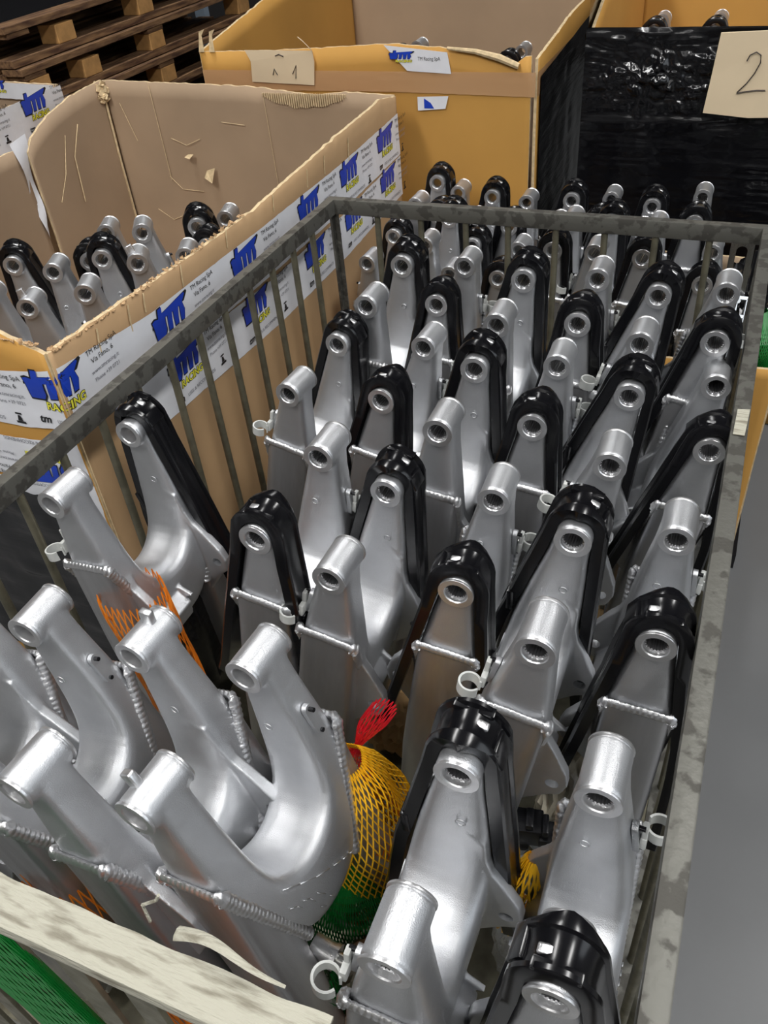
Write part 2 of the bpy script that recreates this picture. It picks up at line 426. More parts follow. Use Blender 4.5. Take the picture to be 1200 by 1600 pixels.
PROTO = {}
PROTO['casting'] = build_casting()
PROTO['tf'] = build_tube(True); PROTO['tr'] = build_tube(False)
PROTO['wf'] = build_weld(True); PROTO['wr'] = build_weld(False)
PROTO['sf'] = build_sleeve(0, BL); PROTO['sr'] = build_sleeve(WID-BL, WID)
PROTO['nf'] = build_needles(0, BL); PROTO['nr'] = build_needles(WID-BL, WID)
PROTO['slider'] = build_slider(); PROTO['tab'] = build_tab(); PROTO['lug'] = build_lug(); PROTO['screw_a'] = build_lug_bolts(-1); PROTO['screw_b'] = build_lug_bolts(1); PROTO['clip'] = build_clip()
PROTO['af'] = build_axle(True); PROTO['ar'] = build_axle(False); PROTO['mf'] = build_rings_marks(True); PROTO['mr'] = build_rings_marks(False)
PROTO['logo'] = build_logo()
COPY = {k: o.data for k, o in PROTO.items()}
NAMES = {k: o.name.split('.')[0] for k, o in PROTO.items()}
for o in PROTO.values(): bpy.data.objects.remove(o, do_unlink=True)
def swingarm(pos, yaw, lean, flip, label, group, slider=True, bearings=True, clip=True, tip_in=0):
    """pos: middle of the pivot axis; yaw: heading of the axis; lean: feet swing towards +X"""
    e = empty('swingarm')
    Mx = Matrix.Translation(pos) @ Matrix.Rotation(yaw, 4, 'Z') @ Matrix.Rotation(tip_in, 4, 'X') @ Matrix.Rotation(-lean, 4, 'Y')
    if flip: Mx = Mx @ Matrix.Rotation(math.pi, 4, 'Z')
    e.matrix_world = Mx @ Matrix.Translation(Vector((0, 0, -.86*S)))     # the empty stands at the feet
    keys = ['casting', 'tf', 'tr', 'wf', 'wr', 'sf', 'sr', 'tab', 'lug', 'screw_a', 'screw_b', 'af', 'ar', 'mf', 'mr', 'logo']
    if bearings: keys += ['nf', 'nr']
    if slider: keys.append('slider')
    if clip: keys.append('clip')
    objs = {}
    for k in keys:
        o = bpy.data.objects.new(NAMES[k], COPY[k]); C.objects.link(o); objs[k] = o
        par = objs['casting'] if k in ('lug', 'tab', 'logo', 'mf', 'mr') else objs['lug'] if False else e
        o.parent = par
        o.location = (0, -YC*S, .86*S) if par is e else (0, 0, 0)
    if slider: objs['slider']['label'] = 'glossy black plastic chain slider'
    if clip: objs['clip']['label'] = 'milky white plastic hose clip'
    tag(e, label, 'swingarm', group)
    return e

# F = front pivot face centre, Rr = direction vector to the rear pivot face (design units, both measured at depth 1)
G1 = 'swingarms standing in the steel crate'
def arm2(F, d, lean, flip, label, group=G1, dz=None, **kw):
    D = math.hypot(*d); k = .255/D if dz is None else dz
    if dz is None: k = max(.93, min(1.06, k))
    x, y = F[0]*k, F[1]*k; ux, uy = d[0]/D, d[1]/D
    pos = P(x+ux*YC, y+uy*YC, -k); yaw = math.atan2(-ux, uy)
    return swingarm(pos, yaw, math.radians(lean), flip, label, group, **kw)

# ---------------------------------------------------------------- steel crate
X0, X1, Y0, Y1 = -1.32, .055, .24, 2.56
crate = tag(empty('steel_crate', P((X0+X1)/2, (Y0+Y1)/2, -CAMZ)), 'large grey steel stillage crate with round bars, full of swingarms', 'crate')
CL = -crate.location
def rail(a, b, na, nb, name='top_rail'):
    """angle iron between inner corners a and b; na/nb: outward diagonals at either end"""
    prof = [(0, -1.0), (.029, -1.0), (.032, -1.0015), (.032, -1.006), (.007, -1.006), (.007, -1.05), (0, -1.05), (-.001, -1.047), (-.001, -1.003)]
    k = 24; rings = []
    for i in range(k+1):
        t = i/k; n_ = Vector(na).lerp(Vector(nb), 0) if i == 0 else Vector(nb)
        if 0 < i < k:
            d = Vector(b)-Vector(a); d.normalize(); n_ = Vector((-d.y, d.x)); n_ = n_ if n_.dot(Vector(na)) > 0 else -n_
        p = Vector(a).lerp(Vector(b), t); w = .0012*noise.noise(Vector((p.x*3, p.y*3, 5)))
        rings.append([P(p.x+n_.x*(u+w), p.y+n_.y*(u+w), z+w)+CL for u, z in prof])
    V, F = loft(rings); return mesh_obj(name, V, F, M['rail'], crate, True, 30)
rail((X0, Y1), (X1, Y1), (-1, 1), (1, 1)); rail((X0, Y0), (X0, Y1), (-1, -1), (-1, 1))
rail((X1, Y0), (X1, Y1), (1, -1), (1, 1)); rail((X0, Y0), (X1, Y0), (-1, -1), (1, -1))
def crate_bar(x, y, r=.0105, dx=0, dy=0):
    tube('round_bar', [P(x, y, -1.03)+CL, P(x+dx, y+dy, -1.5)+CL, P(x, y, -1.94)+CL], r*S, M['bar'], crate, 10, up=Vector((0, 1, 0)))
for y in (2.396, 2.255, 2.11, 1.967, 1.82, 1.68, 1.535, 1.39, 1.241, 1.096, .95, .81, .67, .53, .39): crate_bar(X0-.012, y, dy=random.uniform(-.006, .006))
for x in (-1.167, -1.008, -.85, -.705, -.548, -.395, -.24, -.084): crate_bar(x, Y1+.014, dx=random.uniform(-.006, .006))
for i in range(15): crate_bar(X1+.022, .39+i*.1465)
for i in range(11):
    x = -1.22+i*.115
    box('flat_bar', P(x, Y0-.014, -1.5)+CL, (.050*S, .008*S, .95*S), M['bar'], crate, .0008)
for x, y in ((X0-.014, Y1+.014), (X1+.016, Y1+.014), (X0-.014, Y0-.014), (X1+.016, Y0-.014)):
    bm = bmesh.new(); sx = 1 if x > -.6 else -1; sy = 1 if y > 1 else -1
    box_bm(bm, P(x+sx*.006, y, -1.69)+CL, (.008*S, .03*S, 1.35*S)); box_bm(bm, P(x, y+sy*.006, -1.69)+CL, (.03*S, .008*S, 1.35*S))
    from_bm('corner_post', bm, M['rail'], crate, False)
bm = bmesh.new()
for (cx, cy, sx, sy) in (((X0+X1)/2, Y0-.01, X1-X0+.04, .03), ((X0+X1)/2, Y1+.012, X1-X0+.04, .03), (X0-.01, (Y0+Y1)/2, .03, Y1-Y0), (X1+.012, (Y0+Y1)/2, .03, Y1-Y0)):
    box_bm(bm, P(cx, cy, -1.96)+CL, (sx*S, sy*S, .05*S))
from_bm('bottom_frame', bm, M['rail'], crate, False)
box('base_sheet', P((X0+X1)/2, (Y0+Y1)/2, -1.945)+CL, ((X1-X0)*S, (Y1-Y0)*S, .012*S), M['bar'], crate)
# paper tape remnant on the right rail
tr = mesh_obj('tape_patch', [P(X1+.004, 1.49, -.998), P(X1+.026, 1.49, -.998), P(X1+.030, 1.59, -.998), P(X1+.006, 1.585, -.998)], [(0, 1, 2, 3)], M['wrap'])
tag(tr, 'small beige tape remnant stuck on the right rail', 'tape')

# weathered cardboard strip folded over the front rail
def strip_on_front():
    rings = []
    k = 70
    for i in range(k+1):
        x = -1.05+i/k*.80; pr = []
        w = .002*noise.noise(Vector((x*9, 0, 1)))
        e0 = .006*noise.noise(Vector((x*14, 3, 1))); e1 = .006*noise.noise(Vector((x*12, 8, 1)))
        for u, z in ((.014+e0, -.992), (.006, -.9925), (-.012, -.9925), (-.030, -.9935), (-.0385, -.997), (-.041, -1.010), (-.040, -1.022+e1), (-.037, -1.022+e1), (-.037, -1.010), (-.034, -.9985), (-.02, -.9975), (.006, -.9975), (.014+e0, -.996)):
            pr.append(P(x, Y0+u, z+w+.0015*noise.noise(Vector((x*30, u*60, 2)))))
        rings.append(pr)
    V, F = loft(rings); return mesh_obj('cardboard_strip', V, F, M['wrap'], None, True, 40)
sp = strip_on_front(); tag(sp, 'pale weathered cardboard strip folded over the near crate rail', 'cardboard')
cv = []
for i in range(14):
    t = i/13; cv.append(P(-.46+.15*t, Y0+.028-.006*t+.004*math.sin(t*6), -.985+.02*math.sin(t*3)))
c2 = tube('curled_edge', cv, [(.009*(1-.8*i/13))*S for i in range(14)], M['wrap'], sp, 6, flat=.35)
tube('loose_fibre', [P(-.50, Y0+.03, -.99), P(-.505, Y0+.035, -.96), P(-.485, Y0+.04, -.945), P(-.478, Y0+.042, -.93)], .0022*S, M['wrap'], sp, 5)

# ---------------------------------------------------------------- cardboard boxes
def panel(name, a, b, tops, zb, mo, mi, parent, th=.012, n=60, jag=.004, bulge=.01, edge=None, side=1, seed=0, rows=14):
    """upright sheet from a to b; outer face on the left-hand side * side"""
    a = Vector(a); b = Vector(b); d = (b-a); Ln = d.length; d.normalize(); nr = Vector((-d.y, d.x))*side
    off = P(0, 0, -CAMZ)*0
    V = []; F = []; mi_ = []
    def top(s): return interp(tops, s)+jag*(noise.noise(Vector((s*Ln*22, seed, 1)))+.6*noise.noise(Vector((s*Ln*70, seed, 4))))
    for f in (0, 1):
        for i in range(n+1):
            s = i/n; zt = top(s)
            for j in range(rows+1):
                r = j/rows; z = lerp(zt, zb, r**1.15)
                w = bulge*(math.sin(math.pi*s)*math.sin(math.pi*min(1, r))*1.0)+.004*noise.noise(Vector((s*Ln*4, r*3, seed)))
                p = a+d*(s*Ln)+nr*(w+(th/2 if f == 0 else -th/2)); V.append(P(p.x, p.y, z)-PO)
    K = (n+1)*(rows+1); q = rows+1
    for i in range(n):
        for j in range(rows):
            v = i*q+j
            F.append((v, v+1, v+q+1, v+q)); mi_.append(0)
            F.append((K+v, K+v+q, K+v+q+1, K+v+1)); mi_.append(1)
        F.append((i*q, (i+1)*q, K+(i+1)*q, K+i*q)); mi_.append(2)
        F.append((i*q+rows, K+i*q+rows, K+(i+1)*q+rows, (i+1)*q+rows)); mi_.append(2)
    for i in (0, n):
        for j in range(rows): v = i*q+j; F.append((v, K+v, K+v+1, v+1)); mi_.append(2)
    me = bpy.data.meshes.new(name); me.from_pydata([tuple(v) for v in V], [], F)
    for mm in (mo, mi, M['cardboard_edge']): me.materials.append(mm)
    for p, k in zip(me.polygons, mi_): p.material_index = k; p.use_smooth = k != 2
    me.update(); bm = bmesh.new(); bm.from_mesh(me); bmesh.ops.recalc_face_normals(bm, faces=bm.faces); bm.to_mesh(me); bm.free()
    o = bpy.data.objects.new(name, me); C.objects.link(o); o.parent = parent; return o
PO = Vector((0, 0, 0))
def text_mesh(s, size, fn, material, parent, name, bold=0, shear=0, align='LEFT'):
    cu = bpy.data.curves.new('t', 'FONT'); cu.body = s; cu.size = size; cu.offset = bold; cu.shear = shear; cu.align_x = align; cu.fill_mode = 'FRONT'; cu.resolution_u = 3
    to = bpy.data.objects.new('t', cu); C.objects.link(to); bpy.context.view_layer.update()
    me = bpy.data.meshes.new_from_object(to.evaluated_get(bpy.context.evaluated_depsgraph_get())); bpy.data.objects.remove(to, do_unlink=True)
    bm = bmesh.new(); bm.from_mesh(me)
    bmesh.ops.subdivide_edges(bm, edges=[e for e in bm.edges if e.calc_length() > size*.35], cuts=2)
    for v in bm.verts: v.co = fn(v.co.x, v.co.y)
    bm.to_mesh(me); bm.free(); me.materials.clear(); me.materials.append(material)
    o = bpy.data.objects.new(name, me); C.objects.link(o); o.parent = parent; return o
def poly_mesh(polys, fn, material, parent, name):
    bm = bmesh.new()
    for pl in polys:
        vv = [bm.verts.new((x, y, 0)) for x, y in pl]; bm.faces.new(vv)
    bmesh.ops.triangulate(bm, faces=bm.faces)
    bmesh.ops.subdivide_edges(bm, edges=[e for e in bm.edges if e.calc_length() > .03], cuts=3, use_grid_fill=True)
    for v in bm.verts: v.co = fn(v.co.x, v.co.y)
    me = bpy.data.meshes.new(name); bm.to_mesh(me); bm.free(); me.materials.append(material)
    o = bpy.data.objects.new(name, me); C.objects.link(o); o.parent = parent; return o
LOGO = [[(.00, .40), (.10, .44), (.09, .30), (.02, 0), (.28, 0), (.34, .14), (.30, .16), (.36, .50), (.06, .62), (-.02, .58)],
        [(.02, .50), (.16, .56), (.20, .84), (.32, .84), (.30, .66), (1.02, .78), (1.04, .72), (.92, .55), (.36, .50), (.10, .42), (0, .42)],
        [(.40, .04), (.52, .04), (.58, .50), (.44, .52)], [(.60, .04), (.72, .04), (.78, .52), (.62, .52)], [(.80, .04), (.90, .04), (.96, .30), (.92, .55), (.82, .54)],
        [(.34, .48), (.50, .50), (.50, .60), (.34, .58)], [(.48, .48), (.88, .50), (.88, .62), (.48, .60)]]
def logo(fn, w, parent):
    """blue two-letter logo with a yellow word below, laid on a tape by fn(u, v, lift)"""
    h = w*.62
    cx = sum(p[0] for pl in LOGO for p in pl)/sum(len(pl) for pl in LOGO)
    grow = lambda pl, g: [(lambda c: (c[0]+(x-c[0])*g[0], c[1]+(y-c[1])*g[1]))((sum(q[0] for q in pl)/len(pl), sum(q[1] for q in pl)/len(pl))) for x, y in pl]
    for i, pl in enumerate(LOGO): pass
    poly_mesh([[(x*w, y*h) for x, y in grow(pl, (1.14, 1.16))] for pl in LOGO], lambda u, v: fn(u, v, .0006), M['black_print'], parent, 'logo_outline')
    poly_mesh([[(x*w, y*h) for x, y in pl] for pl in LOGO], lambda u, v: fn(u, v, .0012), M['blue'], parent, 'blue_logo')
    text_mesh('RACING', w*.20, lambda u, v: fn(u+w*.24, v-w*.19, .0006), M['black_print'], parent, 'word_outline', bold=w*.016, shear=.15)
    text_mesh('RACING', w*.20, lambda u, v: fn(u+w*.24, v-w*.19, .0012), M['yellow'], parent, 'yellow_word', bold=w*.005, shear=.15)
def tape_unit(fn, parent, full=True):
    logo(lambda u, v, l: fn(u, v+.012, l), .155, parent)
    text_mesh('TM Racing SpA', .0195, lambda u, v: fn(u+.195, v+.072, .001), M['black_print'], parent, 'printed_line')
    text_mesh('Via Fano, 6', .0195, lambda u, v: fn(u+.205, v+.048, .001), M['black_print'], parent, 'printed_line')
    text_mesh('www.tmracing.it', .0165, lambda u, v: fn(u+.195, v+.020, .001), M['grey_print'], parent, 'printed_line')
    text_mesh('Phone +39 0721', .015, lambda u, v: fn(u+.20, v-.002, .001), M['grey_print'], parent, 'printed_line')
    text_mesh('tm', .032, lambda u, v: fn(u+.0, v-.058, .001), M['black_print'], parent, 'printed_line', bold=.0008, shear=.25)
    text_mesh('USES & RECOMMENDS', .0155, lambda u, v: fn(u+.055, v-.056, .001), M['grey_print'], parent, 'printed_line')
    poly_mesh([[(.245, -.06), (.275, -.06), (.275, -.053), (.245, -.053)], [(.252, -.052), (.268, -.052), (.264, -.036), (.256, -.036)], [(.250, -.033), (.270, -.033), (.270, -.028), (.250, -.028)]], lambda u, v: fn(u, v, .001), M['black_print'], parent, 'printed_emblem')
# --- box 1 (left, seen from above)
box1 = tag(empty('cardboard_box', P(-2.2, 2.35, -CAMZ)), 'big open cardboard box left of the crate, bound with white printed tape', 'box', 'open cardboard boxes around the crate')
PO = box1.location.copy()
RX, FY = -1.44, 1.25
panel('side_panel', (RX, FY), (RX, 3.45), [(0, -.892), (.12, -.90), (.27, -.915), (.45, -.92), (.6, -.90), (.75, -.885), (.93, -.87), (1, -.90)], -2.36, M['cardboard'], M['cardboard_in'], box1, side=-1, seed=1, bulge=.0, jag=.006, n=120)
panel('side_panel', (RX, 3.45), (-2.93, 3.45), [(0, -.895), (.15, -.885), (.25, -.90), (.45, -.87), (1, -.853)], -2.36, M['cardboard'], M['cardboard_in'], box1, side=-1, seed=2, bulge=0, n=80)
panel('side_panel', (-2.94, 3.45), (-2.94, 2.86), [(0, -.853), (.4, -.865), (.7, -.90), (.93, -.955), (1, -1.0)], -2.36, M['cardboard_or'], M['cardboard_in'], box1, side=-1, seed=3, bulge=0, n=40)
panel('side_panel', (-2.96, 2.835), (-2.96, FY), [(0, -.98), (.3, -.96), (1, -.93)], -2.36, M['cardboard_or'], M['cardboard_in'], box1, side=-1, seed=4, bulge=0)
panel('side_panel', (-2.96, FY), (RX, FY), [(0, -.83), (.9, -.845), (.97, -.875), (1, -.892)], -2.36, M['cardboard_or'], M['cardboard_in'], box1, side=-1, seed=5, bulge=0, jag=.006, n=80)
# torn upper fold in the back panel: bare flutes
bm = bmesh.new()
for i in range(40):
    s = i/39; x = -2.07+.42*s; h = .055*math.sin(math.pi*s)**.6*(1+.25*noise.noise(Vector((s*9, 1, 1))))
    if h > .004: box_bm(bm, P(x, 3.437, -.893-h/2)-PO, (.0055*S, .006*S, h*S))
tag(from_bm('bare_flutes', bm, M['cardboard_edge'], box1, False), kind='stuff')
# crushed fibres on torn rims
bm = bmesh.new()
for k in range(420):
    t = random.random()
    if k % 3: x, y, z = RX+random.uniform(-.01, .01), FY+.02+.9*t**2, -.893-.02*t
    else: x, y, z = RX-.02-.28*t, FY+random.uniform(-.008, .008), -.872+.02*t
    s = random.uniform(.002, .007)*S
    box_bm(bm, P(x, y, z)-PO, (s*1.6, s, s*.35), Matrix.Rotation(random.uniform(0, 3), 3, Vector((random.random(), random.random(), random.random()+.1)).normalized()))
tag(from_bm('torn_fibres', bm, M['cardboard'], box1, False), kind='stuff')
bm = bmesh.new()
for k in range(40):
    s = random.uniform(.01, .03)*S
    box_bm(bm, P(-2.925+random.uniform(-.02, .02), 3.44+random.uniform(-.03, .01), -.86-random.random()*.08)-PO, (s*1.2, s, s*.3), Matrix.Rotation(random.uniform(0, 3), 3, Vector((random.random(), random.random(), .3)).normalized()))
tag(from_bm('torn_fibres', bm, M['cardboard_edge'], box1, False), kind='stuff')
# dents, slits and folds on the inner faces
for (x, z, w, h, rot) in ((-2.52, -1.17, .035, .012, .4), (-2.43, -1.24, .05, .05, .8)):
    mesh_obj('paper_scrap', [P(x, 3.43, z)-PO, P(x+w, 3.425, z+h*.3)-PO, P(x+w*.7, 3.40, z-h)-PO, P(x-.01, 3.41, z-h*.6)-PO], [(0, 1, 2, 3)], M['cardboard_edge'], box1)
def fold(pts, r=.003, mt='cardboard_edge', nm='fold_line'): return tube(nm, [P(*p)-PO for p in pts], r*S, M[mt], box1, 5)
fold([(-2.925, 3.435, -.86), (-2.93, 3.43, -1.2), (-2.93, 3.43, -1.9)], .006)
fold([(-2.66, 3.437, -.86), (-2.655, 3.437, -1.3)], .0015); fold([(-2.06, 3.438, -.9), (-2.05, 3.438, -1.6)], .0012)
fold([(-2.925, 3.2, -.98), (-2.925, 3.12, -1.1), (-2.925, 3.1, -1.3)], .0025); fold([(-2.925, 3.1, -1.0), (-2.925, 3.03, -1.15), (-2.925, 2.95, -1.25)], .002)
for q in ([(-2.60, 3.436, -1.10), (-2.52, 3.436, -1.13), (-2.44, 3.436, -1.10)], [(-2.66, 3.436, -1.28), (-2.60, 3.436, -1.34), (-2.48, 3.436, -1.345)], [(-2.30, 3.436, -1.02), (-2.18, 3.436, -1.03)], [(-2.78, 3.436, -1.45), (-2.70, 3.436, -1.5), (-2.62, 3.436, -1.47)], [(-2.85, 3.436, -.95), (-2.80, 3.436, -1.12)]): fold(q, .0016)
for y, l in ((1.42, .06), (1.55, .07), (1.62, .05), (1.8, .06), (2.05, .05), (2.35, .05), (2.6, .06), (2.74, .06), (2.95, .08)):
    fold([(RX+.009, y, -.915), (RX+.010, y-.008, -.915-l*.5), (RX+.009, y-.01, -.915-l)], .0022)
def surf1(u, z, lift=0):
    r = .02
    if u > r: p = (RX+.0075+lift, FY+u)
    elif u < -r: p = (RX+u, FY-.0075-lift)
    else:
        t = (u+r)/(2*r); a = math.pi/2*t; q = r+.0075+lift      # rounded corner
        p = (RX-r+q*math.sin(a)*1.0, FY+r-q*math.cos(a))
    w = .0022*noise.noise(Vector((u*9, z*14, 3)))+.0012*noise.noise(Vector((u*30, z*34, 7)))
    if u > 0: return P(p[0]+.002+w, p[1], z)-PO
    return P(p[0], p[1]-.002-w, z)-PO
def tape_strip(name, fn, u0, u1, zt, zb, material, parent, n=160, rows=8, rag=.002):
    V = []; F = []
    for i in range(n+1):
        u = lerp(u0, u1, i/n)
        for j in range(rows+1):
            a = zt(u)+rag*noise.noise(Vector((u*30, 1, 1))); b = zb(u)+rag*noise.noise(Vector((u*30, 5, 1)))
            V.append(fn(u, lerp(a, b, j/rows), 0))
    q = rows+1
    for i in range(n):
        for j in range(rows): v = i*q+j; F.append((v, v+1, v+q+1, v+q))
    return mesh_obj(name, V, F, material, parent, True)
zt1 = lambda u: interp([(-1.2, -.945), (-.15, -.955), (0, -.935), (.1, -.945), (.35, -.975), (1.0, -.985), (1.6, -.985), (2.2, -.965)], u)
t1 = tape_strip('printed_tape', surf1, -1.2, 2.2, zt1, lambda u: zt1(u)-.165, M['tape_white'], box1)
for k in range(9):
    u0 = [-1.14, -.77, -.42, -.09, .37, .79, 1.25, 1.60, 1.965][k]
    zc = zt1(u0+.1)-.095
    tape_unit(lambda u, v, l, u0=u0, zc=zc: surf1(u+u0, zc+v, l+.001), t1)
zt2 = lambda u: interp([(.3, -1.125), (1, -1.165), (1.6, -1.165), (2.2, -1.135)], u)
t2 = tape_strip('printed_tape', surf1, .22, 2.2, zt2, lambda u: zt2(u)-.165, M['tape_white'], box1)
for u0 in (.38, .80, 1.25, 1.60, 1.965):
    zc = zt2(u0+.1)-.085; tape_unit(lambda u, v, l, u0=u0, zc=zc: surf1(u+u0, zc+v, l+.001), t2)
for k, (za, zb_) in enumerate(((-1.145, -1.29), (-1.30, -1.43))):
    t3 = tape_strip('printed_tape', lambda u, z, l: surf1(u, z, l+.0012*k), -1.2, -.005, lambda u: za+.02*math.sin(u*5+k), lambda u: zb_+.015*math.sin(u*4+k), M['tape_white'], box1)
    for u0 in (-1.0, -.62, -.24):        # this tape was applied upside down
        zc = (za+zb_)/2; tape_unit(lambda u, v, l, u0=u0, zc=zc: surf1(u0-u+.2, zc-v, l+.0025), t3)
bf = tape_strip('black_film_band', lambda u, z, l: surf1(u, z, .004)+Vector((0, -.012+.010*noise.noise(Vector((u*7, z*18, 2))), 0)), -1.2, -.02, lambda u: -1.36-.04*math.sin(u*3), lambda u: -2.1, M['film'], box1, rows=30, rag=.02)
# --- box 0, behind the left wall of box 1
box0 = tag(empty('cardboard_box', P(-3.5, 2.6, -CAMZ)), 'cardboard box at the left edge with white tape on its rim', 'box', 'open cardboard boxes around the crate')
PO = box0.location.copy()
panel('side_panel', (-3.04, 3.25), (-3.04, 1.6), [(0, -.84), (1, -.83)], -2.36, M['cardboard'], M['cardboard_in'], box0, side=1, seed=11, bulge=0)
panel('side_panel', (-3.04, 3.27), (-4.2, 3.27), [(0, -.83), (1, -.80)], -2.36, M['cardboard'], M['cardboard_in'], box0, side=-1, seed=12, bulge=0)
panel('side_panel', (-4.2, 1.6), (-4.2, 3.27), [(0, -.83), (1, -.80)], -2.36, M['cardboard'], M['cardboard_in'], box0, side=1, seed=13, bulge=0)
panel('side_panel', (-4.2, 1.6), (-3.04, 1.6), [(0, -.83), (1, -.83)], -2.36, M['cardboard'], M['cardboard_in'], box0, side=-1, seed=14, bulge=0)
s0 = lambda u, z, l: P(-3.028+l+.004*noise.noise(Vector((u*6, z*9, 1)))+.004, 1.7+u, z)-PO
t0 = tape_strip('printed_tape', s0, 0, 1.57, lambda u: -.832, lambda u: -.99-.02*math.sin(u*6), M['tape_white'], box0, n=60)
for u0 in (1.32, .92, .5): tape_unit(lambda u, v, l, u0=u0: s0(u+u0-.02, -.905+v, l+.002), t0)
s0b = lambda u, z, l: P(-4.15+u, 3.255-l-.003, z)-PO
t0b = tape_strip('printed_tape', s0b, 0, 1.1, lambda u: -.80-.03*u/1.1, lambda u: -.87-.03*u/1.1, M['tape_white'], box0, n=40)
for u0 in (.25, .68): logo(lambda u, v, l, u0=u0: s0b(u+u0, -.85+v*.6, l+.001), .13, t0b)
# loose tape hanging through the torn corner
V = []; F = []
for i in range(16):
    t = i/15; z = -.94-.42*t; w = .035*(1-t)+.008
    for s_ in (-1, 0, 1): V.append(P(-2.95+.012*math.sin(t*9+s_), 2.84+s_*w-.01*t, z+.01*s_)-PO)
for i in range(15):
    for j in range(2): v = i*3+j; F.append((v, v+1, v+4, v+3))
mesh_obj('hanging_tape', V, F, M['tape_white'], box0, True)
# --- box 2 (centre back)
box2 = tag(empty('cardboard_box', P(-1.7, 4.4, -CAMZ)), 'orange-brown open cardboard box behind, marked with a handwritten sign', 'box', 'open cardboard boxes around the crate')
PO = box2.location.copy()
panel('side_panel', (-2.45, 3.6), (-.90, 3.6), [(0, -.765), (.25, -.76), (.62, -.735), (.8, -.755), (.93, -.80), (.96, -.83), (.97, -.785), (1, -.78)], -2.36, M['cardboard_or'], M['cardboard_in'], box2, side=-1, seed=21, bulge=.0)
panel('side_panel', (-.88, 3.6), (-.88, 5.3), [(0, -.79), (.15, -.77), (.3, -.745), (1, -.70)], -2.36, M['cardboard_or'], M['cardboard_in'], box2, side=-1, seed=22, bulge=0)
panel('side_panel', (-.88, 5.3), (-2.45, 5.3), [(0, -.55), (1, -.55)], -2.36, M['cardboard_or'], M['cardboard_in'], box2, side=-1, seed=23, bulge=0)
panel('side_panel', (-2.45, 5.3), (-2.45, 3.6), [(0, -.55), (.6, -.66), (.95, -.75), (1, -.765)], -2.36, M['cardboard_or'], M['cardboard_or'], box2, side=-1, seed=24, bulge=0)
s2 = lambda u, z, l: P(-2.45+u, 3.588-l+.001*noise.noise(Vector((u*14, z*60, 1))), z)-PO
tape_strip('brown_tape', s2, 0, 1.57, lambda u: -.838, lambda u: -.93+.012*math.sin(u*2), M['tape_brown'], box2)
s2r = lambda u, z, l: P(-.872+l, 3.6+u, z)-PO
tape_strip('brown_tape', s2r, 0, .9, lambda u: -.838, lambda u: -.93, M['tape_brown'], box2, n=30)
tape_strip('black_film_band', lambda u, z, l: s2r(u, z, .006+.004*abs(noise.noise(Vector((u*5, z*9, 4))))), .03, 1.7, lambda u: -.86+.05*u, lambda u: -2.3, M['film'], box2, n=80, rows=60)
a = mesh_obj('white_tape_scrap', [s2(.92, -.738, .003), s2(1.20, -.765, .003), s2(1.215, -.845, .003), s2(1.02, -.835, .003)], [(0, 1, 2, 3)], M['tape_white'], box2)
logo(lambda u, v, l: s2(.945+u, -.80+v*.6+.01, .004+l), .10, a)
text_mesh('TM Racing SpA', .02, lambda u, v: s2(1.07+u*.8, -.795+v, .0045), M['black_print'], a, 'printed_line')
a = mesh_obj('white_tape_scrap', [s2(1.06, -.935, .003), s2(1.20, -.93, .003), s2(1.185, -.98, .003), s2(1.06, -.99, .003)], [(0, 1, 2, 3)], M['tape_white'], box2)
poly_mesh([[(0, 0), (.045, 0), (.03, .022), (0, .04)]], lambda u, v: s2(1.09+u, -.98+v, .0045), M['blue'], a, 'blue_logo')
sg = mesh_obj('paper_sign', [s2(.245, -.755, .006), s2(.585, -.758, .006), s2(.59, -.80, .008), s2(.575, -.895, .006), s2(.26, -.885, .006), s2(.27, -.80, .008)], [(0, 1, 2, 3, 4, 5)], M['paper'], box2)
for st in ([(.375, -.855), (.385, -.83), (.398, -.855)], [(.475, -.85), (.497, -.815), (.488, -.868)], [(.40, -.778), (.42, -.772), (.44, -.78)]):
    tube('ink_stroke', [s2(u, z, .009) for u, z in st], .0022*S, M['ink'], sg, 5)
tube('tape_curl', [s2(.585, -.76, .008), s2(.575, -.74, .02), s2(.555, -.715, .03), s2(.535, -.70, .03)], .004*S, M['paper'], sg, 5, flat=.4)
for x in (0.0, .055):
    V = [s2(x, -.765, .0), s2(x+.03, -.765, .0), s2(x+.025, -.70, -.01), s2(x+.045, -.675, -.01), s2(x+.012, -.685, -.012)]
    mesh_obj('torn_flap', V, [(0, 1, 2, 3, 4)], M['cardboard_edge'], box2)
tube('crushed_rim', [s2(u, z, .002) for u, z in ((1.20, -.75), (1.32, -.762), (1.42, -.785), (1.50, -.815))], [.006*S, .010*S, .014*S, .012*S], M['cardboard_edge'], box2, 7)
# --- box 3, low box right behind the crate
box3 = tag(empty('cardboard_box', P(-.55, 3.05, -CAMZ)), 'low orange-brown cardboard box standing right behind the crate', 'box', 'open cardboard boxes around the crate')
PO = box3.location.copy()
for a_, b_, sd in (((-1.36, 2.63), (.19, 2.63), 31), ((.19, 2.63), (.19, 3.5), 32), ((.19, 3.5), (-1.36, 3.5), 33), ((-1.36, 3.5), (-1.36, 2.63), 34)):
    panel('side_panel', a_, b_, [(0, -1.49), (1, -1.49)], -2.30, M['cardboard_or'], M['cardboard_in'], box3, side=-1, seed=sd, bulge=.004)
box('black_foot', P(-.585, 3.06, -2.335)-PO, (1.60*S, .9*S, .068*S), M['black_part'], box3)
box('box_floor', P(-.585, 3.06, -2.10)-PO, (1.52*S, .84*S, .01*S), M['cardboard_in'], box3)
